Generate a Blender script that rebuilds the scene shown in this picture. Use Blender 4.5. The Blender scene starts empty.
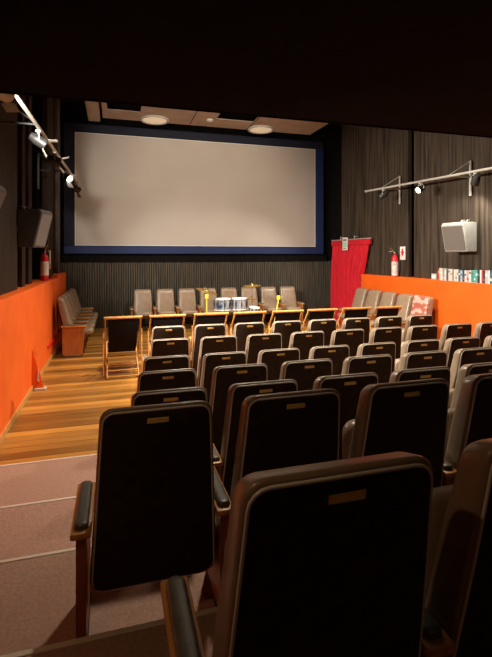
import bpy, bmesh, math, random
from mathutils import Vector, Matrix
random.seed(7)
PI = math.pi
SC = bpy.context.scene
COL = SC.collection

# ---------------------------------------------------------------- materials
def nodes(name):
    m = bpy.data.materials.new(name); m.use_nodes = True
    nt = m.node_tree
    return m, nt, nt.nodes['Principled BSDF']

def mat(name, c1, c2=None, rough=.6, metal=0., scale=8., stretch=(1, 1, 1), bump=.0, spec=.5, emit=0., rvar=0., coat=0.):
    """noise-driven two colour surface"""
    m, nt, b = nodes(name)
    N, L = nt.nodes, nt.links
    tc = N.new('ShaderNodeTexCoord'); mp = N.new('ShaderNodeMapping'); mp.inputs['Scale'].default_value = stretch
    nz = N.new('ShaderNodeTexNoise'); nz.inputs['Scale'].default_value = scale; nz.inputs['Detail'].default_value = 5
    L.new(tc.outputs['Object'], mp.inputs[0]); L.new(mp.outputs[0], nz.inputs['Vector'])
    cr = N.new('ShaderNodeValToRGB')
    cr.color_ramp.elements[0].color = (*c1, 1); cr.color_ramp.elements[1].color = (*(c2 or c1), 1)
    cr.color_ramp.elements[0].position = .33; cr.color_ramp.elements[1].position = .67
    L.new(nz.outputs['Fac'], cr.inputs[0]); L.new(cr.outputs[0], b.inputs['Base Color'])
    b.inputs['Roughness'].default_value = rough; b.inputs['Metallic'].default_value = metal
    b.inputs['Specular IOR Level'].default_value = spec
    b.inputs['Coat Weight'].default_value = coat
    if rvar:
        mr = N.new('ShaderNodeMapRange'); mr.inputs['To Min'].default_value = max(.03, rough-rvar); mr.inputs['To Max'].default_value = rough+rvar
        L.new(nz.outputs['Fac'], mr.inputs['Value']); L.new(mr.outputs[0], b.inputs['Roughness'])
    if bump:
        bp = N.new('ShaderNodeBump'); bp.inputs['Strength'].default_value = bump; bp.inputs['Distance'].default_value = .01
        L.new(nz.outputs['Fac'], bp.inputs['Height']); L.new(bp.outputs[0], b.inputs['Normal'])
    if emit:
        b.inputs['Emission Color'].default_value = (*c1, 1); b.inputs['Emission Strength'].default_value = emit
    return m

def plank_mat(name):
    m, nt, b = nodes(name); N, L = nt.nodes, nt.links
    tc = N.new('ShaderNodeTexCoord'); sp = N.new('ShaderNodeSeparateXYZ'); L.new(tc.outputs['Object'], sp.inputs[0])
    mul = N.new('ShaderNodeMath'); mul.operation = 'MULTIPLY'; mul.inputs[1].default_value = 7.0
    L.new(sp.outputs['Y'], mul.inputs[0])
    fl = N.new('ShaderNodeMath'); fl.operation = 'FLOOR'; L.new(mul.outputs[0], fl.inputs[0])
    fr = N.new('ShaderNodeMath'); fr.operation = 'FRACT'; L.new(mul.outputs[0], fr.inputs[0])
    wn = N.new('ShaderNodeTexWhiteNoise'); wn.noise_dimensions = '1D'; L.new(fl.outputs[0], wn.inputs['W'])
    mp = N.new('ShaderNodeMapping'); mp.inputs['Scale'].default_value = (1.2, 26, 1); L.new(tc.outputs['Object'], mp.inputs[0])
    nz = N.new('ShaderNodeTexNoise'); nz.inputs['Scale'].default_value = 1.5; nz.inputs['Detail'].default_value = 6
    L.new(mp.outputs[0], nz.inputs['Vector'])
    mx = N.new('ShaderNodeMix'); mx.data_type = 'FLOAT'; mx.inputs[0].default_value = .45
    L.new(wn.outputs['Value'], mx.inputs[2]); L.new(nz.outputs['Fac'], mx.inputs[3])
    cr = N.new('ShaderNodeValToRGB'); e = cr.color_ramp.elements
    e[0].color = (.10, .036, .006, 1); e[0].position = .15; e[1].color = (.56, .265, .05, 1); e[1].position = .75
    L.new(mx.outputs[0], cr.inputs[0])
    gt = N.new('ShaderNodeMath'); gt.operation = 'LESS_THAN'; gt.inputs[1].default_value = .05; L.new(fr.outputs[0], gt.inputs[0])
    m2 = N.new('ShaderNodeMix'); m2.data_type = 'RGBA'; m2.inputs[7].default_value = (.05, .022, .006, 1)
    L.new(gt.outputs[0], m2.inputs[0]); L.new(cr.outputs[0], m2.inputs[6]); L.new(m2.outputs[2], b.inputs['Base Color'])
    b.inputs['Roughness'].default_value = .33
    return m

def cover_mat(name):
    m, nt, b = nodes(name); N, L = nt.nodes, nt.links
    tc = N.new('ShaderNodeTexCoord')
    mp = N.new('ShaderNodeMapping'); mp.inputs['Scale'].default_value = (1, 1, 2.2); L.new(tc.outputs['Object'], mp.inputs[0])
    nz = N.new('ShaderNodeTexNoise'); nz.inputs['Scale'].default_value = 5; nz.inputs['Detail'].default_value = 1
    L.new(mp.outputs[0], nz.inputs['Vector'])
    cr = N.new('ShaderNodeValToRGB'); e = cr.color_ramp.elements
    e[0].color = (.40, .10, .07, 1); e[0].position = .46; e[1].color = (.50, .37, .31, 1); e[1].position = .54
    L.new(nz.outputs['Fac'], cr.inputs[0]); L.new(cr.outputs[0], b.inputs['Base Color']); b.inputs['Roughness'].default_value = .5
    return m

def emis(name, c, s):
    m, nt, b = nodes(name)
    b.inputs['Base Color'].default_value = (*c, 1); b.inputs['Emission Color'].default_value = (*c, 1); b.inputs['Emission Strength'].default_value = s
    return m

M = dict(
    leather=mat('leather', (.25, .175, .115), (.30, .215, .148), rough=.31, scale=14, bump=.08, rvar=.06),
    shell=mat('dark_back_cloth', (.026, .016, .010), (.046, .029, .018), rough=.75, scale=20, spec=.2, bump=.1),
    piping=mat('grey_piping', (.62, .60, .56), (.72, .69, .65), rough=.4),
    brass=mat('brass_plate', (.92, .62, .16), (1., .74, .28), rough=.35, metal=.0, scale=40),
    redwood=mat('varnished_wood', (.33, .10, .025), (.45, .15, .04), rough=.35, scale=5, stretch=(6, 6, 1)),
    armwood=mat('arm_wood', (.50, .21, .05), (.62, .29, .08), rough=.38, scale=6, stretch=(8, 1, 1)),
    pad=mat('arm_pad_leather', (.09, .083, .07), (.14, .125, .10), rough=.36, scale=30, bump=.08),
    steel=mat('painted_steel', (.03, .03, .03), (.05, .05, .05), rough=.45, metal=.4),
    chrome=mat('chrome', (.72, .72, .72), (.82, .82, .82), rough=.2, metal=1.),
    white_metal=mat('white_metal', (.45, .43, .39), (.52, .50, .45), rough=.4),
    orange=mat('orange_paint', (.76, .105, .001), (.84, .128, .002), rough=.6, scale=2.5, bump=.03),
    planks=plank_mat('floor_planks'),
    carpet=mat('carpet', (.34, .205, .15), (.42, .26, .20), rough=.95, scale=60, spec=.1, bump=.25),
    nosing=mat('nosing', (.62, .52, .40), (.7, .6, .5), rough=.5),
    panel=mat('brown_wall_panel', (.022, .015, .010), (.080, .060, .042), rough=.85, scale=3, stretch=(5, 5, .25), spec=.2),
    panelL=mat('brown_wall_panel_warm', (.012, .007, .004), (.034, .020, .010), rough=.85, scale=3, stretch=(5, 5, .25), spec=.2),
    greypost=mat('grey_wall_strip', (.07, .055, .055), (.09, .075, .07), rough=.7),
    slat=mat('front_slats', (.045, .038, .028), (.10, .086, .064), rough=.8, scale=4, stretch=(9, 1, .35), spec=.25),
    black=mat('matte_black', (.004, .004, .004), (.008, .007, .006), rough=.95, spec=.1),
    soffit=mat('soffit_paint', (.007, .0055, .004), (.013, .010, .007), rough=.95, spec=.1, scale=4),
    screen=mat('screen_cloth', (.43, .385, .345), (.455, .41, .37), rough=.85, scale=1.2, spec=.2),
    edgewhite=mat('screen_edge', (.75, .75, .72), None, rough=.6),
    blue=mat('blue_frame', (.0025, .013, .075), (.004, .018, .095), rough=.7, scale=3),
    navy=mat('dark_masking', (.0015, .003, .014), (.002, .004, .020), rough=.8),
    ceil=mat('brown_ceiling', (.34, .245, .175), (.41, .30, .225), rough=.8, scale=3),
    lampglow=emis('lamp_glass', (1., .85, .6), .22),
    spotglow=emis('spot_lens', (1., .93, .78), 14.),
    dimlens=mat('dim_lens', (.5, .5, .48), None, rough=.15, metal=.5),
    redcloth=mat('red_velvet', (.50, .003, .014), (.64, .006, .026), rough=.85, scale=6, stretch=(3, 3, .5)),
    redpaint=mat('red_enamel', (.65, .01, .015), (.72, .015, .02), rough=.3),
    paper=mat('white_paper', (.78, .75, .70), (.85, .83, .8), rough=.6, scale=15),
    mint=mat('mint_panel', (.35, .72, .55), (.45, .8, .62), rough=.5),
    pages=mat('book_pages', (.5, .46, .38), None, rough=.8),
    rubber=mat('black_rubber', (.01, .01, .01), (.02, .02, .02), rough=.5),
    deckwood=mat('deck_wood', (.50, .22, .055), (.62, .31, .09), rough=.42, scale=6, stretch=(3, 3, 1)),
    canvas=mat('black_canvas', (.006, .004, .005), (.012, .009, .010), rough=.9, scale=50, spec=.15),
    speaker=mat('speaker_box', (.33, .33, .30), (.40, .40, .37), rough=.5, scale=6),
    speaker_dark=mat('speaker_dark_box', (.055, .05, .045), (.08, .073, .066), rough=.5, scale=6),
    grille=mat('speaker_grille', (.13, .115, .10), (.17, .15, .135), rough=.8, scale=90),
    drumshell=mat('drum_shell', (.01, .04, .12), (.5, .54, .6), rough=.25, scale=10, stretch=(1, 1, .6)),
    drumclear=mat('drum_shell_pale', (.10, .13, .18), (.55, .56, .58), rough=.25, scale=14, stretch=(3, 3, .2)),
    skin=mat('drum_skin', (.75, .73, .68), None, rough=.5),
    cymbal=mat('bronze_cymbal', (.72, .40, .08), (.85, .52, .14), rough=.28, metal=.8, scale=10),
    yellow=mat('yellow_paint', (.85, .68, .05), (.9, .75, .1), rough=.4),
    cover=cover_mat('red_white_cover'),
)
def book_mat(c):
    c = tuple(v*.72 for v in c)
    return mat('book_cover', c, tuple(min(1, v*1.15+.02) for v in c), rough=.5, scale=25)

# ---------------------------------------------------------------- mesh builder
class MB:
    def __init__(s): s.bm = bmesh.new()
    def box(s, x0, x1, y0, y1, z0, z1, bev=0., seg=2, mx=None):
        r = bmesh.ops.create_cube(s.bm, size=1.)
        vs = r['verts']
        for v in vs:
            v.co = Vector((x0+(v.co.x+.5)*(x1-x0), y0+(v.co.y+.5)*(y1-y0), z0+(v.co.z+.5)*(z1-z0)))
        if bev:
            es = list({e for v in vs for e in v.link_edges})
            r2 = bmesh.ops.bevel(s.bm, geom=es, offset=bev, segments=seg, profile=.5, affect='EDGES')
            vs = list({v for v in r2['verts']} | {v for v in vs if v.is_valid})
        if mx is not None:
            for v in vs: v.co = mx @ v.co
        return s
    def tube(s, pts, r, n=8, cap=True, closed=False):
        pts = [Vector(p) for p in pts]; rings = []
        prev = None
        for i, p in enumerate(pts):
            if closed: d = pts[(i+1) % len(pts)]-pts[i-1]
            else: d = (pts[min(i+1, len(pts)-1)]-pts[max(i-1, 0)])
            d.normalize()
            if prev is None:
                a = d.orthogonal().normalized()
            else:
                a = prev-d*prev.dot(d)
                a = a.normalized() if a.length > 1e-6 else d.orthogonal().normalized()
            prev = a; b = d.cross(a)
            rr = r[i] if isinstance(r, (list, tuple)) else r
            rings.append([s.bm.verts.new(p+a*rr*math.cos(2*PI*k/n)+b*rr*math.sin(2*PI*k/n)) for k in range(n)])
        m = len(rings)
        for i in range(m if closed else m-1):
            A, B = rings[i], rings[(i+1) % m]
            for k in range(n): s.bm.faces.new((A[k], A[(k+1) % n], B[(k+1) % n], B[k]))
        if cap and not closed:
            s.bm.faces.new(rings[0][::-1]); s.bm.faces.new(rings[-1])
        return s
    def lathe(s, prof, mx=None, n=20):
        """prof [(r,z)] about z"""
        rings = []
        for r, z in prof:
            rings.append([s.bm.verts.new((max(r, 1e-4)*math.cos(2*PI*k/n), max(r, 1e-4)*math.sin(2*PI*k/n), z)) for k in range(n)])
        for A, B in zip(rings, rings[1:]):
            for k in range(n): s.bm.faces.new((A[k], A[(k+1) % n], B[(k+1) % n], B[k]))
        s.bm.faces.new(rings[0][::-1]); s.bm.faces.new(rings[-1])
        if mx is not None:
            for R in rings:
                for v in R: v.co = mx @ v.co
        return s
    def prism(s, poly, axis, a, b, mx=None):
        """poly 2D, extruded along axis from a to b"""
        def P(u, v, w): return {'x': (w, u, v), 'y': (u, w, v), 'z': (u, v, w)}[axis]
        A = [s.bm.verts.new(P(u, v, a)) for u, v in poly]; B = [s.bm.verts.new(P(u, v, b)) for u, v in poly]
        n = len(poly)
        s.bm.faces.new(A[::-1]); s.bm.faces.new(B)
        for k in range(n): s.bm.faces.new((A[k], A[(k+1) % n], B[(k+1) % n], B[k]))
        if mx is not None:
            for v in A+B: v.co = mx @ v.co
        return s
    def loft(s, rings, cap=True):
        """rings: list of (right-half points) each [(x,y,z)] from bottom centre line to top; mirrored in x"""
        prev = None; first = None
        for ring in rings:
            R = [s.bm.verts.new(p) for p in ring]; Lf = [s.bm.verts.new((-p[0], p[1], p[2])) for p in ring]
            loop = R+Lf[::-1]
            if prev:
                n = len(loop)
                for k in range(n): s.bm.faces.new((prev[k], prev[(k+1) % n], loop[(k+1) % n], loop[k]))
            else: first = (R, Lf)
            prev = loop; last = (R, Lf)
        if cap:
            for (R, Lf), fl in ((first, 1), (last, 0)):
                for k in range(len(R)-1):
                    s.bm.faces.new((R[k], R[k+1], Lf[k+1], Lf[k]))
        return s
    def mesh(s, name, m, smooth=True, ang=40):
        bmesh.ops.recalc_face_normals(s.bm, faces=s.bm.faces[:])
        me = bpy.data.meshes.new(name)
        s.bm.to_mesh(me); s.bm.free()
        me.materials.append(m)
        if smooth:
            for p in me.polygons: p.use_smooth = True
            me.set_sharp_from_angle(angle=math.radians(ang))
        return me
    def obj(s, name, m, parent=None, smooth=True, ang=40, loc=None):
        return link(name, s.mesh(name, m, smooth, ang), parent, loc)

def link(name, me, parent=None, loc=None):
    o = bpy.data.objects.new(name, me); COL.objects.link(o)
    if parent: o.parent = parent
    if loc is not None: o.location = loc
    return o
def tag(o, label, cat, group=None):
    o['label'] = label; o['category'] = cat
    if group: o['group'] = group
    return o
def thing(name, label, cat, loc=(0, 0, 0), rz=0., group=None):
    o = bpy.data.objects.new(name, None); COL.objects.link(o); o.empty_display_size = .1
    o.location = loc; o.rotation_euler = (0, 0, rz)
    return tag(o, label, cat, group)
def struct(o): o['kind'] = 'structure'; return o
def dup(root, loc, rz, label, group=None):
    r = root.copy(); COL.objects.link(r); r.location = loc; r.rotation_euler = (0, 0, rz); r['label'] = label
    if group: r['group'] = group
    for ch in list(root.children):
        c = ch.copy(); COL.objects.link(c); c.parent = r
        for g in list(ch.children):
            d = g.copy(); COL.objects.link(d); d.parent = c
    return r
def rotz(a): return Matrix.Rotation(a, 4, 'Z')
def align(d):  # z axis -> d
    return Vector(d).normalized().to_track_quat('Z', 'Y').to_matrix().to_4x4()

# ---------------------------------------------------------------- room (camera at 0,0,1.95; screen towards +Y)
XL, XR = -1.15, 6.05          # faces of the orange wall
PL, PR = -1.37, 6.25          # dark panelling above
YF, YB = 12.6, -1.6
HC = 5.9
MB().box(PL-.2, PR+.2, 4.3, YF+.2, -.2, 0).obj('floor', M['planks'], smooth=False)
struct(bpy.data.objects['floor'])
steps = [(4.37, .10), (3.47, .19), (2.55, .38), (1.75, .535)]
b = MB(); lo = YB
ys = [YB]+[y for y, z in steps[::-1]]
zs = [z for y, z in steps[::-1]]
poly = [(YB, -.2), (steps[0][0], -.2)]
for i, (y, z) in enumerate(steps):
    poly.append((y, z)); poly.append((steps[i+1][0] if i < 3 else YB, z))
b.prism(poly, 'x', PL-.2, PR+.2)
struct(b.obj('carpet_platform', M['carpet'], smooth=False))
for i, (y, z) in enumerate(steps):
    struct(MB().box(XL, XR, y-.018, y+.006, z-.02, z+.004, .002, 1).obj('trim_%d' % (i+1), M['nosing'], smooth=False))
# orange dado walls with ledge tops
b = MB(); b.box(PL-.2, XL, YB, 10.1, -.2, 1.47, .006, 1); b.box(PL-.2, XL, 10.1, 11.73, -.2, 1.53, .006, 1)
struct(b.obj('wall_left', M['orange'], smooth=False))
b = MB(); b.box(XR, PR+.2, YB, 10.16, -.2, 1.46, .006, 1)
struct(b.obj('wall_right', M['orange'], smooth=False))
struct(MB().box(XL, XL+.018, 4.38, 11.73, 0, .075, .003, 1).obj('baseboard_left', M['deckwood'], smooth=False))
struct(MB().box(XR-.018, XR, 4.38, 10.16, 0, .075, .003, 1).obj('baseboard_right', M['deckwood'], smooth=False))
# upper panelling
def panel_wall(name, spans, xf, sgn, m, z0, z1):
    b = MB()
    for y0, y1, dx in spans:
        x = xf+sgn*dx
        b.box(min(x, x-sgn*.1), max(x, x-sgn*.1), y0, y1, z0, z1, .006, 1)
    return struct(b.obj(name, m, smooth=False))
spR = [(YB, 1.5, 0), (1.54, 3.9, 0), (3.94, 6.1, 0), (6.13, 8.32, 0), (8.52, 9.4, 0), (9.43, 10.6, 0), (10.63, 11.55, 0)]
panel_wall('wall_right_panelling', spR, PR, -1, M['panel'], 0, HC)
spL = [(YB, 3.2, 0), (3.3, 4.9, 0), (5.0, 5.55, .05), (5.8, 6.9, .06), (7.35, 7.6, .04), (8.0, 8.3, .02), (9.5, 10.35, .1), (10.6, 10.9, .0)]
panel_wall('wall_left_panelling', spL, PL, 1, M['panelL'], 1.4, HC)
struct(MB().box(PL-.02, PL+.10, 11.2, 11.62, 1.53, HC, .004, 1).obj('trim_5', M['greypost'], smooth=False))
b = MB(); b.box(PL-.3, PL-.2, YB, YF+.2, -.2, HC); struct(b.obj('wall_left_backing', M['black'], smooth=False))
b = MB(); b.box(PR+.2, PR+.3, YB, YF+.2, -.2, HC); struct(b.obj('wall_right_backing', M['black'], smooth=False))
b = MB(); b.box(PL-.3, PR+.3, YF, YF+.2, -.2, HC); struct(b.obj('wall_front', M['black'], smooth=False))
b = MB(); x = PL-.2
while x < PR+.2:
    w = .05; b.box(x, x+w, YF-.06, YF, 0, 1.76, .008, 1); x += w+.012
struct(b.obj('wall_front_slats', M['slat'], smooth=False))
b = MB(); b.box(PL-.3, PR+.3, YB-.2, YB, -.2, HC); struct(b.obj('wall_back', M['soffit'], smooth=False))
b = MB(); b.box(PL-.3, PR+.3, 2.58, YF+.2, HC, HC+.2); struct(b.obj('ceiling', M['black'], smooth=False))
b = MB(); b.box(PL-.3, PR+.3, YB-.2, 2.60, 2.80, HC+.2); struct(b.obj('ceiling_soffit', M['soffit'], smooth=False))
b = MB(); b.box(PL, PR, 2.585, 2.605, 2.795, 2.83, .003, 1); struct(b.obj('trim_6', M['soffit'], smooth=False))
# brown dropped ceiling with two square openings
b = MB(); z0, z1 = 5.45, 5.47
holes = [(-.18, .60, 10.62, 11.25), (2.5, 3.5, 10.62, 11.25)]
xs = [-.30, -.18, .60, 2.5, 3.5, 5.45]
b.box(xs[0], xs[5], 7.0, 10.62, z0, z1); b.box(xs[0], xs[5], 11.25, 11.98, z0, z1)
b.box(xs[0], xs[1], 10.62, 11.25, z0, z1); b.box(xs[2], xs[3], 10.62, 11.25, z0, z1); b.box(xs[4], xs[5], 10.62, 11.25, z0, z1)
struct(b.obj('ceiling_dropped_panel', M['ceil'], smooth=False))
for y in (8.4, 9.9): pass
b = MB(); b.box(-.64, -.36, 8.0, 11.9, 5.32, HC, .01, 1); struct(b.obj('ceiling_beam', M['ceil'], smooth=False))
b = MB()
for xx in (1.92, 3.52): b.box(xx-.008, xx+.008, 7.0, 11.98, 5.444, 5.451)
struct(b.obj('trim_7', M['black'], smooth=False))
# round flush lamps in the dropped ceiling
for (xx, yy, lab) in ((.98, 11.72, 'round white ceiling lamp over the left part of the screen'), (3.88, 11.78, 'round white ceiling lamp over the right part of the screen')):
    t = thing('ceiling_lamp', lab, 'ceiling lamp', (xx, yy, 5.45), 0, 'ceiling lamps above the screen')
    MB().lathe([(.36, 0), (.37, -.03), (.345, -.05), (.31, -.045), (.31, 0)], n=32).obj('rim', M['white_metal'], t)
    MB().lathe([(.308, -.002), (.305, -.03), (.2, -.042), (.001, -.046)], n=32).obj('diffuser', M['lampglow'], t)
t = thing('smoke_detector', 'small round fitting on the brown ceiling between the two lamps', 'smoke detector', (2.35, 11.35, 5.45))
MB().lathe([(.09, 0), (.09, -.03), (.06, -.055), (.001, -.06)], n=20).obj('housing', M['white_metal'], t)

# ---------------------------------------------------------------- screen
t = thing('cinema_screen', 'large pale cinema screen in a dark blue frame on the front wall', 'screen', (2.41, 12.4, 1.98))
b = MB(); b.box(-3.41, 3.41, 0, .03, .22, 3.17); b.obj('projection_cloth', M['screen'], t, smooth=False)
b = MB(); f = .27
b.box(-3.41-f, 3.41+f, -.02, .14, 0, .215, .01, 1); b.box(3.415, 3.41+f, -.02, .14, .21, 3.1745, .01, 1)
b.obj('frame', M['blue'], t, smooth=False)
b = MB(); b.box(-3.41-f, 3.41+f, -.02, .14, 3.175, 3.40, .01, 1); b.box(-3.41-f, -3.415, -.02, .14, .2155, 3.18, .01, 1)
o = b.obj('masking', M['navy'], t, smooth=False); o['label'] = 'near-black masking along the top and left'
b = MB(); e = .012
b.box(-3.41, 3.41, -.006, .0, .22, .22+e); b.box(-3.41, 3.41, -.006, 0, 3.17-e, 3.17)
b.box(-3.41, -3.41+e, -.006, 0, .22+e, 3.17-e); b.box(3.41-e, 3.41, -.006, 0, .22+e, 3.17-e)
b.obj('border_tape', M['edgewhite'], t, smooth=False)
struct(MB().box(PL, PR, YF-.1, YF, 1.76, 1.97).obj('trim_8', M['black'], smooth=False))

# ---------------------------------------------------------------- cinema seat (origin on floor, +Y towards where the sitter faces)
def back_y(z, k=1.): return k*(.15*(.93-z)+.05*(.93-z)**2)
def half_outline(zb, zt, wb, wt, r_b, r_t, inset):
    """right half of a rounded trapezoid (x,z) from bottom to top"""
    zb, zt, wb, wt = zb+inset, zt-inset, wb-inset, wt-inset
    r_b = max(r_b-inset*.6, .012); r_t = max(r_t-inset*.6, .012)
    pts = []
    for k in range(5):
        a = -PI/2+k/4*PI/2; pts.append((wb-r_b+r_b*math.cos(a), zb+r_b+r_b*math.sin(a)))
    n = 7
    for k in range(1, n):
        s = k/n; pts.append((wb+(wt-wb)*s, zb+r_b+(zt-r_t-zb-r_b)*s))
    for k in range(5):
        a = k/4*PI/2; pts.append((wt-r_t+r_t*math.cos(a), zt-r_t+r_t*math.sin(a)))
    return pts
def backrest_meshes(zb, zt, k, wb=.262):
    wt = .220
    dz = zt-.982
    def th(z): 
        q = min(1, max(0, (z-dz-.60)/.36)); return 1-.12*q*q*(3-2*q)
    def dn(z, y):
        q = min(1, max(0, (z-dz-.72)/.22)); return z-.03*max(0, (y-.012)/.12)*q*q*(3-2*q)
    def ring(inset, y, crown=0.):
        return [(x, y*th(z)+back_y(z-dz, k), dn(z, y)) for x, z in half_outline(zb, zt, wb, wt, .06, .048, inset)]
    cu = MB().loft([ring(.014, 0), ring(.007, .003), ring(.002, .009), ring(0, .02), ring(0, .085), ring(.006, .105), ring(.02, .122), ring(.05, .132), ring(.1, .136)]).mesh('backrest', M['leather'], ang=60)
    def pr(inset, y): return [(x, y+back_y(z-dz, k), z) for x, z in half_outline(zb+.004, zt-.004, wb, wt, .06, .05, inset)]
    sh = MB().loft([pr(.020, -.007), pr(.016, -.005), pr(.014, .002)]).mesh('back_panel', M['shell'], ang=50)
    o = half_outline(zb+.004, zt-.004, wb, wt, .06, .05, .012)[3:]
    pts = [(x, back_y(z-dz, k)-.001, z) for x, z in o]+[(-x, back_y(z-dz, k)-.001, z) for x, z in o[::-1]]
    pi = MB().tube(pts, .0048, n=6).mesh('piping', M['piping'], ang=70)
    zc = .925+dz
    y = back_y(.925, k)-.0075
    sl = math.atan(-(.15+0)*k)
    mx = Matrix.Translation((0, y, zc)) @ Matrix.Rotation(.15*k, 4, 'X')
    pl = MB().box(-.042, .042, -.004, .001, -.0105, .0105, .0015, 1, mx)
    for sx in (-.036, .036):
        pl.lathe([(.003, 0), (.003, .0015), (.001, .002)], mx @ Matrix.Translation((sx, -.004, 0)) @ Matrix.Rotation(PI/2, 4, 'X'), n=8)
    pl = pl.mesh('number_plate', M['brass'], ang=30)
    return cu, sh, pi, pl
def seat_mesh(tip, W=.232, Ls=.44, py=.20, pz=.40):
    b = MB()
    mx = Matrix.Translation((0, py, pz)) @ Matrix.Rotation(tip, 4, 'X')
    rings = []
    pts = []
    # rounded cushion by loft over z
    def ring(inset, z):
        o = half_outline(.0, Ls, W, W-.015, .05, .07, inset)
        return [tuple(mx @ Vector((x, yy, z))) for x, yy in o]
    b.loft([ring(.03, -.045), ring(.008, -.035), ring(0, -.02), ring(0, .03), ring(.012, .05), ring(.04, .06), ring(.09, .064)])
    return b.mesh('seat', M['leather'], ang=60)
def side_meshes(s):
    """arm + side panel at x = s*.29"""
    x = s*.29
    prof = [(.085, .05), (.095, .03), (.115, .02), (.37, .02), (.40, .03), (.41, .05), (.44, .465), (.08, .465)]
    pn = MB().prism(prof, 'x', x-.019, x+.019).mesh('side_panel', M['redwood'], ang=40)
    ft = MB().box(x-.024, x+.024, .11, .40, 0, .022, .004, 1).box(x-.018, x+.018, .20, .36, .018, .03).mesh('foot', M['steel'], ang=40)
    aw = MB().box(x-.039, x+.039, .06, .47, .465, .49, .006, 2).mesh('armrest', M['armwood'], ang=40)
    o = []
    def ring(inset, z):
        h = half_outline(.082, .452, .027, .027, .022, .022, inset)
        return [(px, py, z) for px, py in h]
    ap = MB().loft([ring(0, .489), ring(0, .502), ring(.005, .510), ring(.012, .512)]).mesh('armrest_pad', M['pad'], ang=60)
    for v in ap.vertices: v.co.x += x
    knob = MB().lathe([(.022, 0), (.022, .006), (.016, .012), (.001, .013)], Matrix.Translation((x-.019, .27, .36)) @ Matrix.Rotation(-PI/2, 4, 'Y'), n=14).mesh('hinge_cap', M['chrome'], ang=40)
    return pn, ft, aw, ap, knob
SIDES = {-1: side_meshes(-1), 1: side_meshes(1)}
BACK = {'row': backrest_meshes(.18, .982, 1.), 'wall': backrest_meshes(.38, 1.13, 1.25, .248), 'front': backrest_meshes(.30, 1.05, 1., .25)}
TALL = {s_: tuple(m_.copy() for m_ in SIDES[s_]) for s_ in SIDES}
for s_ in TALL:
    for m_ in TALL[s_]:
        for v in m_.vertices: v.co.z *= 1.22; v.co.y = .06+(v.co.y-.06)*1.12
SEAT = {'up': seat_mesh(math.radians(83), .19, .37, .28, .33), 'down': seat_mesh(math.radians(8))}
def add_side(t, s, tall=False):
    pn, ft, aw, ap, kn = (TALL if tall else SIDES)[s]
    p = link('side_panel', pn, t); link('foot', ft, p); link('hinge_cap', kn, p)
    a = link('armrest', aw, t); link('armrest_pad', ap, a)
def make_seat(label, group, kind='row', seat='up', both=False):
    t = thing('theatre_chair', label, 'cinema seat', group=group)
    cu, sh, pi, pl = BACK[kind]
    bk = link('backrest', cu, t); link('back_panel', sh, bk); link('piping', pi, bk); n = link('number_plate', pl, bk); n['label'] = 'small brass number plate'
    link('seat', SEAT[seat], t)
    add_side(t, -1, kind != 'row')
    if both: add_side(t, 1, kind != 'row')
    return t
ORD = ['first', 'second', 'third', 'fourth', 'fifth', 'sixth', 'seventh', 'eighth', 'ninth', 'tenth', 'eleventh', 'twelfth', 'thirteenth', 'fourteenth', 'fifteenth', 'sixteenth', 'seventeenth', 'eighteenth', 'nineteenth', 'twentieth']
tens = ['twenty-', 'thirty-']
def ordn(i):
    if i < 20: return ORD[i]
    if i == 29: return 'thirtieth'
    if i < 29: return 'twenty-'+ORD[i-20]
    return 'thirty-'+ORD[i-30]
rows = [(6.15, .705, .58, 8, 0), (5.22, .62, .58, 9, 0), (4.33, .48, .581, 8, 0), (3.41, .385, .58, 6, .10), (2.61, .31, .58, 5, .19), (1.78, .162, .58, 4, .38), (.82, .452, .58, 2, .535)]
protos = {}
for ri, (Y, x0, dx, n, z) in enumerate(rows):
    grp = 'cinema seats in the %s row behind the deck chairs' % ORD[ri]
    for i in range(n):
        if ri == 6:
            lab = ['brown leather cinema seat nearest the camera, brass plate on its dark back', 'brown leather cinema seat cut off by the lower right edge of the photo'][i]
        elif ri == 5 and i == 0:
            lab = 'brown leather cinema seat standing alone beside the carpeted aisle, its whole dark back visible'
        else:
            lab = 'brown leather cinema seat, %s from the left aisle in %s row behind deck chairs' % (ORD[i], ORD[ri])
        key = (i == n-1)
        if key not in protos:
            protos[key] = o = make_seat(lab, grp, 'row', 'up', key); o.location = (x0+dx*i, Y, z)
        else: o = dup(protos[key], (x0+dx*i, Y, z), 0, lab, grp)
# front row, facing the audience
pf = {}
for i in range(8):
    lab = 'brown leather cinema seat facing us below the screen, %s from the left' % ORD[i]
    x = .695+.58*i; key = (i == 0)
    if key not in pf:
        pf[key] = o = make_seat(lab, 'cinema seats along the front wall facing us', 'front', 'down', key); o.location = (x, 12.05, 0); o.rotation_euler = (0, 0, PI)
    else: dup(pf[key], (x, 12.05, 0), PI, lab)
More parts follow.
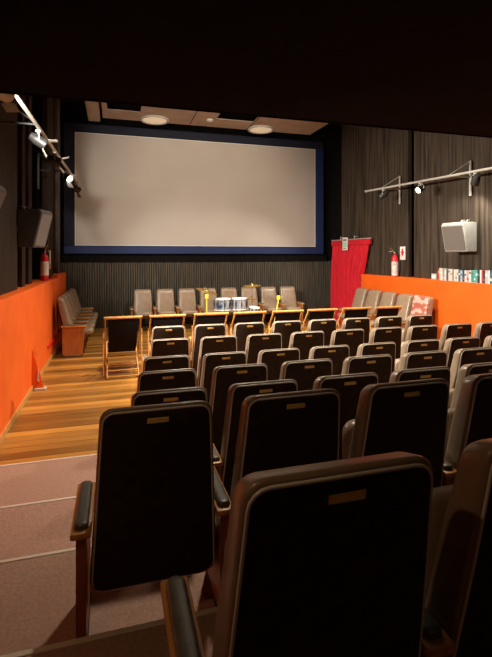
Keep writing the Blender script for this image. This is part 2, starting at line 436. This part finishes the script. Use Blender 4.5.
# rows along both side walls
pw = {}
for i in range(5):
    lab = 'brown cinema seat with its back to the left orange wall, %s from the near end' % ORD[i]
    y = 9.43+.58*i; key = (i == 0)
    # facing +X : local +Y -> +X, local -X -> +Y ... near side is local +X
    if key not in pw:
        pw[key] = o = make_seat(lab, 'cinema seats along the left wall', 'wall', 'down', key); o.location = (-1.045, y, 0); o.rotation_euler = (0, 0, -PI/2)
    else: dup(pw[key], (-1.045, y, 0), -PI/2, lab)
for i in range(5):
    y = 9.83-.58*i
    if i < 4:
        lab = 'brown cinema seat with its back to the right orange wall, %s from the red curtain' % ORD[i]
        dup(pw[i == 0], (5.93, y, 0), PI/2, lab, 'cinema seats along the right wall')
    else:
        o = make_seat('cinema seat by the right orange wall with a red and white cloth over its back', 'cinema seats along the right wall', 'wall', 'down', False)
        o.location = (5.93, y, 0); o.rotation_euler = (0, 0, PI/2)
        def cr(inset, yy): return [(x, yy+back_y(z-.148, 1.25), z) for x, z in half_outline(.62, 1.142, .235, .222, .03, .05, inset)]
        bk = [c for c in o.children if c.name.startswith('backrest')][0]
        c = MB().loft([cr(.0, .09), cr(0, .13), cr(.012, .142), cr(.05, .146)]).obj('seat_cover', M['cover'], bk); c['label'] = 'red and white cloth cover'

# ---------------------------------------------------------------- deck chairs
def make_deck(label):
    t = thing('deck_chair', label, 'deck chair', group='wooden deck chairs with black canvas')
    r = .016; w = .27
    bm_ = MB()
    def rail(b, p, q, wd=.032, th=.022):
        p, q = Vector(p), Vector(q); d = q-p; L_ = d.length
        mx = Matrix.Translation(p) @ Matrix.Rotation(math.atan2(d.z, d.y), 4, 'X')
        b.box(-th/2, th/2, 0, L_, -wd/2, wd/2, .004, 1, mx)
    for s in (-1, 1):
        b = MB(); rail(b, (s*w, 0, .965), (s*w, .78, .017)); b.obj('back_rail', M['deckwood'], t)
    for s in (-1, 1):
        b = MB(); rail(b, (s*(w-.03), 0.0, .017), (s*(w-.03), .80, .44)); b.obj('seat_rail', M['deckwood'], t)
    for s in (-1, 1):
        b = MB(); rail(b, (s*(w+.026), .17, .755), (s*(w+.026), .06, .05), .026, .018); b.obj('prop_leg', M['deckwood'], t)
    MB().tube([(-w-.02, 0, .965), (w+.02, 0, .965)], .022).obj('top_bar', M['deckwood'], t)
    MB().tube([(-w+.0, .80, .44), (w-.0, .80, .44)], .016).obj('front_bar', M['deckwood'], t)
    b = MB()
    for (yy, zz, ww) in ((.03, .035, w-.03), (.16, .10, w-.03), (.30, .18, w-.03), (.60, .235, w), (.76, .04, w)):
        b.tube([(-ww, yy, zz), (ww, yy, zz)], .012, n=8)
    b.obj('stretcher', M['deckwood'], t)
    # sling
    P0, P1, P2, P3 = Vector((0, .006, .948)), Vector((0, .18, .30)), Vector((0, .50, .22)), Vector((0, .80, .44))
    prof = []
    for k in range(17):
        u = k/16; p = P0*(1-u)**3+P1*3*u*(1-u)**2+P2*3*u*u*(1-u)+P3*u**3
        prof.append(p)
    b = MB(); rings = []
    for i, p in enumerate(prof):
        d = prof[min(i+1, 16)]-prof[max(i-1, 0)]; nrm = Vector((0, -d.z, d.y)).normalized()*.003
        hw = w-.035-.02*math.sin(PI*i/16)
        rings.append([b.bm.verts.new(c) for c in ((-hw, *(p+nrm).yz), (hw, *(p+nrm).yz), (hw, *(p-nrm).yz), (-hw, *(p-nrm).yz))])
    for A, B in zip(rings, rings[1:]):
        for k in range(4): b.bm.faces.new((A[k], A[(k+1) % 4], B[(k+1) % 4], B[k]))
    b.bm.faces.new(rings[0]); b.bm.faces.new(rings[-1][::-1])
    b.obj('canvas_sling', M['canvas'], t)
    return t
dk = None
dX = [.125, .82, 1.545, 2.215, 2.90, 3.57, 4.275, 4.93]
for i, x in enumerate(dX):
    lab = 'wooden deck chair with black canvas, %s from the left in its row' % ORD[i]
    if i == 0: lab = 'wooden deck chair with black canvas standing in the aisle, fully visible from behind'
    rz = [.03, .0, -.02, .02, 0, -.01, .0, .02][i]
    if dk is None: dk = make_deck(lab); dk.location = (x, 7.3, 0); dk.rotation_euler = (0, 0, rz)
    else: dup(dk, (x, 7.3+[0, 0, .02, 0, -.02, 0, .02, 0][i], 0), rz, lab)

# ---------------------------------------------------------------- wall speakers
def speaker(label, loc, rz, w=.50, h=.56, dt=.36, db=.24, dark=False):
    """back on y=0 plane, front towards +Y before rotation"""
    t = thing('wall_speaker', label, 'speaker', loc, rz, 'wall speakers')
    b = MB()
    b.prism([(0, 0), (db, 0), (dt, h-.05), (dt-.04, h), (0, h)], 'x', -w/2, w/2)
    bmesh.ops.bevel(b.bm, geom=b.bm.edges[:], offset=.008, segments=2, affect='EDGES')
    b.obj('cabinet', M['speaker_dark' if dark else 'speaker'], t, ang=30)
    L_ = math.hypot(dt-db, h-.05); a = math.atan2(h-.05, dt-db)
    mx = Matrix.Translation((0, db, 0)) @ Matrix.Rotation(a-PI/2, 4, 'X')
    MB().box(-w/2+.02, w/2-.02, -.004, .008, .025, L_-.02, .004, 1, mx).obj('grille', M['grille'], t)
    b = MB(); b.box(-.05, .05, -.2, 0, h*.45, h*.6, .004, 1)
    b.tube([(-.06, .06, h-.01), (-.06, .02, h+.05), (-.05, -.05, h+.05)], .008); b.tube([(.06, .06, h-.01), (.06, .02, h+.05), (.05, -.05, h+.05)], .008)
    b.obj('bracket', M['white_metal'], t)
    return t
speaker('grey wall speaker on the right panelled wall above the books', (6.17, 6.74, 2.01), PI/2+.12, .49, .53, .34, .24)
speaker('grey wall speaker on the left wall above the fire extinguisher', (-1.26, 7.1, 2.06), -PI/2-.30, .36, .54, .34, .22, True)
speaker('grey wall speaker on the left wall, cut off by the photo edge', (-1.26, 4.2, 2.19), -PI/2-.15, .34, .36, .34, .22, True)

# ---------------------------------------------------------------- lighting tracks and spotlights
def track(label, p, q, brackets, bm='white_metal'):
    t = thing('light_track', label, 'light track', p)
    p, q = Vector(p), Vector(q); d = q-p
    MB().tube([(0, 0, 0), d], .022, n=10).obj('rail', M['white_metal'], t)
    MB().lathe([(.02, 0), (.03, .01), (.03, .035), (.015, .04)], align(d*-1), n=12).obj('end_cap', M['white_metal'], t)
    for y, xw in brackets:
        s = (y-p.y)/d.y; c = d*s
        b = MB(); dx = xw-p.x-c.x
        b.box(dx-.015 if dx > 0 else dx-.01, dx+.01 if dx > 0 else dx+.015, c.y-.022, c.y+.022, c.z-.34, c.z+.30, .004, 1, Matrix.Translation((c.x, 0, 0)))
        b.tube([(c.x, c.y, c.z+.02), (c.x+dx, c.y, c.z+.29)], .012, n=8)
        b.tube([(c.x, c.y, c.z), (c.x+dx, c.y, c.z)], .013, n=8)
        b.obj('bracket', M[bm], t)
    return t
track('pale light track on brackets along the right wall', (5.75, 9.42, 3.47), (5.75, 3.2, 3.235), [(8.75, 6.20), (6.65, 6.20)])
track('pale light track high on the left wall', (-.755, 9.9, 3.45), (-.93, 3.2, 3.45), [(8.6, -1.30), (5.6, -1.30)], 'steel')
def spot(label, loc, aim, watt, group, body='steel', flaps=True, lit=True, r=.065, size=70, blend=.6, colr=(1, .92, .80), drop=.15):
    t = thing('spotlight', label, 'spotlight', loc, 0, group)
    piv = Vector((0, 0, -drop)); d = (Vector(aim)-Vector(loc)-piv).normalized()
    A = align(d); P = Matrix.Translation(piv)
    MB().box(-.03, .03, -.03, .03, -.055, -.028, .004, 1).tube([(0, 0, -.05), (0, 0, -.075)], .012).obj('clamp', M['white_metal'], t)
    hx = d.cross(Vector((0, 0, 1))).normalized()*(r+.014)
    MB().tube([piv+hx, piv+hx+Vector((0, 0, .04)), piv+hx*.7+Vector((0, 0, drop-.07)), piv-hx*.7+Vector((0, 0, drop-.07)), piv-hx+Vector((0, 0, .04)), piv-hx], .007, n=6).obj('yoke', M['white_metal'], t)
    can = MB().lathe([(.02, -.11), (r*.7, -.10), (r*.85, -.06), (r, -.03), (r, .085), (r-.006, .085), (r-.008, .05), (.001, .05)], P @ A, n=20).obj('can', M[body], t)
    MB().lathe([(r-.009, .052), (r-.012, .06), (r*.5, .066), (.001, .068)], P @ A, n=18).obj('lens', M['spotglow'] if lit else M['dimlens'], t)
    if flaps:
        for k in range(2):
            mx = P @ A @ Matrix.Rotation(PI*k, 4, 'Z') @ Matrix.Translation((0, r, .085)) @ Matrix.Rotation(-.55, 4, 'X')
            MB().box(-r*.9, r*.9, -.002, .002, 0, .10, .001, 1, mx).obj('barn_door', M['white_metal'], t)
    if watt:
        l = bpy.data.lights.new('spot_bulb', 'SPOT'); l.energy = watt; l.color = colr; l.spot_size = math.radians(size); l.spot_blend = blend; l.shadow_soft_size = .04
        o = bpy.data.objects.new('spot_bulb', l); COL.objects.link(o); o.parent = t
        o.location = piv+d*.10; o.rotation_euler = d.to_track_quat('-Z', 'Y').to_euler()
    return t
GL, GR = 'spotlights on the left track', 'spotlights on the right track'
K = 1.0
spot('white spotlight at the top left, nearest on the left track', (-.905, 4.12, 3.45), (2.1, 12.4, 3.5), 700*K, GL, 'white_metal', size=58, blend=.6)
spot('spotlight with open flaps, second from the near end of the left track', (-.865, 5.75, 3.45), (3.6, 6.5, .6), 900*K, GL, size=95)
spot('spotlight in the middle of the left track, flaps tilted up', (-.835, 6.9, 3.45), (6.1, 8.6, 1.2), 700*K, GL, size=80)
spot('glowing spotlight on the left track, second from its far end', (-.80, 8.35, 3.45), (3.3, 4.3, .3), 700*K, GL, size=58)
spot('small spotlight hanging from the far tip of the left track', (-.762, 9.65, 3.45), (2.5, 12, 1.2), 200*K, GL, size=80, blend=1.)
spot('dim spotlight at the far end of the right track beside the bracket', (5.75, 8.7, 3.443), (3.2, 11.9, .8), 250*K, GR, lit=False, flaps=False)
spot('brightly glowing spotlight in the middle of the right track', (5.75, 7.45, 3.395), (-.6, 6.3, .2), 700*K, GR, flaps=False, size=56, blend=.7)
spot('spotlight on the right track beside the near bracket above the speaker', (5.75, 6.05, 3.343), (6.2, 7.1, 2.0), 90*K, GR, flaps=False, size=95)
# house lamps assumed under the high ceiling, unseen: bare lights without fixtures
def house(x, y, z, w, size, aim=None):
    l = bpy.data.lights.new('unseen_lamp', 'SPOT'); l.energy = w; l.color = (1, .87, .68); l.spot_size = math.radians(size); l.spot_blend = .8; l.shadow_soft_size = .15
    o = bpy.data.objects.new('unseen_lamp', l); COL.objects.link(o); o.location = (x, y, z)
    if aim: o.rotation_euler = (Vector(aim)-Vector((x, y, z))).to_track_quat('-Z', 'Y').to_euler()
for (x, y, w) in ((1.6, 5.6, 1000), (3.8, 5.6, 1000), (1.6, 8.6, 560), (3.8, 8.6, 560)):
    house(x, y, 5.40 if y > 7 else 5.8, w*K, 95)

for (x, y, w_) in ((-.62, .9, 13), (.9, -.9, 3.5)):  # lamps added out of view to brighten the near carpet and seats
    t = thing('added_lamp', 'added unseen lamp in the black ceiling over the %s' % ('aisle' if x < 0 else 'last rows'), 'ceiling lamp', (x, y, 2.80))
    MB().lathe([(.075, 0), (.08, -.008), (.06, -.012), (.058, 0)], n=24).obj('rim', M['steel'], t)
    MB().lathe([(.057, 0), (.05, -.005), (.001, -.006)], n=20).obj('diffuser', M['lampglow'], t)
    l = bpy.data.lights.new('added_lamp_bulb', 'SPOT'); l.energy = w_; l.color = (1, .62, .32); l.spot_size = math.radians(150); l.spot_blend = .7; l.shadow_soft_size = .05
    o = bpy.data.objects.new('added_lamp_bulb', l); COL.objects.link(o); o.parent = t; o.location = (0, 0, -.02)

house(2.4, 6.8, 5.3, 520*K, 75, (2.4, 12.4, 3.3))  # unseen light added to brighten the screen evenly, no fixture here

# ---------------------------------------------------------------- red curtain and exit sign
t = thing('door_curtain', 'red velvet curtain hanging in the right front corner beside the orange wall', 'curtain', (0, 0, 0))
b = MB(); rows_ = []
nz, ny = 24, 90
for j in range(nz+1):
    s = j/nz; z = 2.34-s*2.31
    y1 = 11.90; y0 = 9.90+min(1., s/.38)**1.0*.32
    row = []
    for i in range(ny+1):
        u = i/ny; y = y0+(y1-y0)*u
        amp = (.02+.045*min(1, s*3))
        x = 6.145+amp*1.1*math.sin(u*2*PI*9+.5*math.sin(6*u))+.012*math.sin(u*40+s*4)
        row.append(b.bm.verts.new((x, y, z)))
    rows_.append(row)
for A, B in zip(rows_, rows_[1:]):
    for i in range(ny): b.bm.faces.new((A[i], A[i+1], B[i+1], B[i]))
o = b.obj('drape', M['redcloth'], t, ang=180)
md = o.modifiers.new('thick', 'SOLIDIFY'); md.thickness = .006
b = MB(); b.box(6.105, 6.175, 9.86, 11.92, 2.22, 2.36, .012, 2); b.obj('heading_band', M['redcloth'], t)
b = MB(); b.tube([(6.14, 9.84, 2.375), (6.14, 11.94, 2.375)], .012)
for yy in (10.65, 11.4): b.tube([(6.14, yy, 2.375), (6.14, yy, 2.47)], .012); b.tube([(6.14, yy, 2.44), (6.26, yy, 2.44)], .01)
b.obj('curtain_rod', M['white_metal'], t)
t = thing('exit_sign', 'small white and mint green sign fixed at the top of the red curtain', 'sign', (6.10, 11.05, 2.08))
MB().box(-.03, 0, -.13, .13, 0, .35, .005, 1).obj('plate', M['paper'], t)
MB().box(-.036, -.028, -.11, .11, .08, .24).obj('green_panel', M['mint'], t)
MB().box(-.036, -.029, -.10, .10, .265, .30).obj('dark_band', M['rubber'], t); MB().box(-.036, -.029, -.07, .07, .045, .06).obj('dark_band', M['rubber'], t)

# ---------------------------------------------------------------- fire extinguishers
def extinguisher(label, loc, rz, labm, lz):
    t = thing('fire_extinguisher', label, 'fire extinguisher', loc, rz, 'fire extinguishers')
    MB().lathe([(.06, 0), (.07, .006), (.072, .03), (.072, .40), (.066, .44), (.045, .475), (.026, .49), (.026, .515)], n=24).obj('cylinder', M['redpaint'], t)
    MB().lathe([(.0735, lz[0]), (.074, lz[0]+.002), (.074, lz[1]-.002), (.0735, lz[1])], n=24).obj('instruction_label', labm, t)
    MB().lathe([(.02, .513), (.028, .52), (.028, .55), (.012, .56)], n=14).obj('valve', M['chrome'], t)
    b = MB(); b.tube([(0, 0, .55), (.05, 0, .575), (.13, 0, .56)], .009); b.tube([(0, 0, .56), (.05, 0, .61), (.11, 0, .66)], .010); b.obj('handle', M['chrome'], t)
    MB().tube([(-.02, 0, .545), (-.07, 0, .57), (-.105, 0, .50), (-.10, 0, .35), (-.092, .01, .22), (-.09, .01, .12)], [.011]*5+[.016], n=8).obj('hose', M['rubber'], t)
    return t
extinguisher('red fire extinguisher standing on the left orange ledge below the speaker', (-1.262, 9.05, 1.47), -.9, M['paper'], (.10, .36))
extinguisher('red fire extinguisher with pale wrap on the right ledge beside the red curtain', (6.148, 8.86, 1.46), 2.3, mat('pale_wrap', (.62, .35, .33), (.85, .8, .76), rough=.6, scale=22), (.02, .34))
t = thing('fire_sign', 'small white sign with red symbol beside the right fire extinguisher', 'sign', (6.243, 8.72, 1.84))
MB().box(-.012, 0, -.12, .07, 0, .30, .002, 1).obj('plate', M['paper'], t)
b = MB(); b.prism([(-.09, .19), (.04, .19), (-.025, .07)], 'x', -.016, -.011); b.box(-.016, -.011, -.05, 0, .18, .25); b.obj('symbol', M['redpaint'], t)
t = thing('fire_sign', 'narrow white sign on the left wall behind the fire extinguisher', 'sign', (-1.262, 9.75, 1.68))
MB().box(0, .012, -.06, .06, 0, .36, .002, 1).obj('plate', M['paper'], t)
MB().box(.011, .015, -.04, .04, .02, .08).obj('symbol', M['redpaint'], t)
t = thing('light_switch', 'small white switch box on the far end of the left orange wall', 'switch', (-1.20, 11.735, 1.34))
MB().box(-.03, .045, 0, .03, 0, .13, .006, 2).obj('box', M['paper'], t); MB().box(-.005, .02, .028, .036, .045, .085, .003, 1).obj('rocker', M['white_metal'], t)
t = thing('wall_brace', 'small orange triangular brace at the foot of the left orange wall', 'brace', (XL, 7.05, 0))
b = MB(); b.prism([(0.0, .0), (.17, .0), (.0, .62)], 'y', -.012, .012); b.obj('fin', M['orange'], t, smooth=False)
b = MB(); b.prism([(.07, .14), (.10, .12), (.085, .32)], 'y', -.03, -.012); b.box(.04, .19, -.05, .05, 0, .03, .004, 1); b.obj('base_plate', M['white_metal'], t, smooth=False)
tag(MB().box(0, .03, 0, 2.9, 0, .045, .004, 1).obj('seat_rail_bar', M['redpaint'], loc=(XL+.002, 8.55, .30)), 'red rail running low along the left orange wall behind the seats', 'rail')

# ---------------------------------------------------------------- books on the right ledge
cols = [('red', (.55, .06, .06)), ('cream', (.75, .68, .52)), ('white', (.8, .8, .78)), ('grey', (.33, .35, .36)), ('white', (.78, .77, .72)), ('dark blue', (.05, .10, .22)), ('cream', (.74, .7, .58)),
        ('white', (.82, .8, .76)), ('brown', (.30, .18, .10)), ('white', (.8, .78, .75)), ('cream', (.7, .66, .5)), ('white', (.82, .82, .8)), ('dark blue', (.06, .14, .25)), ('pale blue', (.45, .62, .7)), ('navy', (.04, .06, .14)), ('white', (.8, .8, .78)),
        ('grey', (.45, .45, .44)), ('white', (.78, .78, .76)), ('teal', (.03, .32, .33)), ('green', (.08, .42, .26)), ('teal', (.08, .40, .42)), ('black', (.03, .03, .035)), ('white', (.82, .8, .78)), ('red', (.5, .05, .06)), ('black', (.03, .03, .03)), ('pink', (.75, .5, .5)), ('white', (.8, .78, .75)),
        ('dark blue', (.05, .08, .2)), ('red', (.58, .08, .05)), ('orange', (.8, .3, .04)), ('brown', (.28, .14, .07)), ('blue', (.08, .2, .42)), ('black', (.03, .03, .03)), ('cream', (.78, .72, .5)), ('green', (.2, .4, .2)), ('cream', (.8, .75, .6))]
y = 7.36
for i, (cn, c) in enumerate(cols):
    w = random.uniform(.034, .058); h = random.uniform(.205, .24); dp = random.uniform(.13, .15)
    if y-w < 5.62: break
    t = thing('book', '%s book, %s from the left in the row on the right orange ledge' % (cn, ordn(i)), 'book', (6.082, y-w/2, 1.46), 0, 'books on the right ledge')
    hw = w/2-.0008
    b = MB(); b.box(0, .004, -hw, hw, 0, h); b.box(.004, dp, -hw, -hw+.003, 0, h); b.box(.004, dp, hw-.003, hw, 0, h)
    b.obj('cover', book_mat(c), t, smooth=False)
    MB().box(.0045, dp-.004, -hw+.0032, hw-.0032, .004, h-.005).obj('pages', M['pages'], t, smooth=False)
    c2 = random.choice([(.8, .8, .76), (.1, .1, .12), (.5, .08, .08), (.1, .25, .4)])
    z = h*random.choice([.2, .55, .7])
    MB().box(-.0012, .0005, -hw+.004, hw-.004, z, z+h*random.uniform(.08, .22)).obj('spine_label', book_mat(c2), t, smooth=False)
    y -= w
t = thing('card_box', 'small grey box on the right ledge left of the books', 'box', (6.10, 7.50, 1.46))
MB().box(0, .10, -.075, .075, 0, .12, .004, 1).obj('box', mat('grey_card', (.30, .29, .26), (.36, .35, .32)), t); MB().box(-.004, .001, -.055, .055, .02, .10).obj('label_card', M['paper'], t)

# ---------------------------------------------------------------- drum kit in front of the screen
def legs(b, top, rad, r=.009):
    for k in range(3):
        a = k*2*PI/3+.4; b.tube([(0, 0, top), (rad*math.cos(a), rad*math.sin(a), r)], r, n=6)
def drum(label, loc, r, h, z0, m, tilt=(0, 0)):
    t = thing('drum', label, 'drum', loc, 0, 'drum kit below the screen')
    mx = Matrix.Translation((0, 0, z0)) @ Matrix.Rotation(tilt[0], 4, 'X') @ Matrix.Rotation(tilt[1], 4, 'Y')
    MB().lathe([(r, 0), (r, h)], mx, n=24).obj('shell', m, t)
    for zz in (-.012, h-.012):
        MB().lathe([(r+.002, zz), (r+.012, zz), (r+.012, zz+.024), (r+.002, zz+.024)], mx, n=24).obj('hoop', M['paper'], t)
    MB().lathe([(r-.002, h), (r-.003, h+.006), (.001, h+.006)], mx, n=24).obj('drum_head', M['skin'], t)
    b = MB()
    for k in range(8):
        a = 2*PI*k/8; b.tube([mx @ Vector(((r+.014)*math.cos(a), (r+.014)*math.sin(a), 0)), mx @ Vector(((r+.014)*math.cos(a), (r+.014)*math.sin(a), h))], .006, n=6)
        b.box(r-.01, r+.02, -.014, .014, h*.3, h*.7, 0, 1, mx @ rotz(a))
    b.obj('tension_rods', M['steel'], t)
    b = MB(); legs(b, .42, .22); b.tube([(0, 0, .36), (0, 0, z0-.01)], .012)
    for k in range(3):
        a = k*2*PI/3; b.tube([(0, 0, z0-.04), (r*.9*math.cos(a), r*.9*math.sin(a), z0-.015)], .008, n=6)
    b.obj('drum_stand', M['chrome'], t)
drum('blue and white drum on a stand, left one of the pair below the screen', (2.44, 10.3, 0), .19, .25, .66, M['drumshell'])
drum('pale drum with chrome fittings beside the blue and white drum', (2.86, 10.3, 0), .175, .25, .66, M['drumclear'])
drum('small low chrome drum to the right of the pale drum', (3.08, 9.85, 0), .11, .12, .62, M['drumclear'], (0.1, .1))
def cymbal_stand(label, loc, discs, zt, col):
    t = thing('cymbal_stand', label, 'cymbal', loc, 0, 'cymbals below the screen')
    b = MB(); legs(b, .40, .26); b.tube([(0, 0, .3), (0, 0, zt)], .011); b.obj('tripod', col, t)
    for (dx, z, r, tx, ty) in discs:
        mx = Matrix.Translation((dx, 0, z)) @ Matrix.Rotation(tx, 4, 'X') @ Matrix.Rotation(ty, 4, 'Y')
        MB().lathe([(r, -.012), (r*.6, -.002), (r*.22, .006), (r*.18, .02), (r*.08, .028), (.001, .03), ], mx, n=28).obj('cymbal', M['cymbal'], t)
        MB().lathe([(.016, .03), (.016, .045), (.008, .06)], mx, n=10).obj('wing_nut', M['chrome'], t)
cymbal_stand('tilted golden cymbal on a stand at the left of the drums', (2.02, 10.3, 0), [(.04, 1.11, .27, .12, .28)], 1.20, M['chrome'])
cymbal_stand('golden cymbals one above the other on a thin stand right of the drums', (3.34, 10.85, 0), [(0, 1.18, .235, .06, -.06), (-.03, .84, .17, .0, 0)], 1.24, M['chrome'])
def ystand(label, loc, top, lean):
    t = thing('folding_stand', label, 'stand', loc, 0, 'yellow stands by the drums')
    MB().tube([(0, 0, .05), (lean, 0, top)], .016, n=8).obj('post', M['yellow'], t)
    b = MB(); legs(b, .25, .2, .012); b.obj('tripod', M['yellow'], t)
    MB().box(lean-.04, lean+.04, -.02, .02, top-.01, top+.09, .006, 1).obj('clip', M['yellow'], t)
ystand('upright yellow stand beneath the tilted golden cymbal', (1.97, 9.85, 0), .98, .0)
ystand('leaning yellow stand in front of the front row, right of the cymbals', (3.56, 9.95, 0), .90, .16)

# ---------------------------------------------------------------- world, camera, colour management
w = bpy.data.worlds.new('World'); SC.world = w; w.use_nodes = True
w.node_tree.nodes['Background'].inputs[0].default_value = (.9, .75, .6, 1); w.node_tree.nodes['Background'].inputs[1].default_value = .01
cd = bpy.data.cameras.new('Camera'); cam = bpy.data.objects.new('Camera', cd); COL.objects.link(cam)
cam.location = (0, 0, 1.95); cam.rotation_euler = (PI/2, 0, -math.atan(131/447))
cd.sensor_fit = 'AUTO'; cd.sensor_width = 36; cd.lens = 447/657*36; cd.shift_y = -73.5/657; cd.clip_start = .02; cd.clip_end = 100
SC.camera = cam
vs = SC.view_settings; vs.view_transform = 'Standard'; vs.look = 'None'; vs.gamma = 1; vs.use_curve_mapping = False; vs.exposure = .3
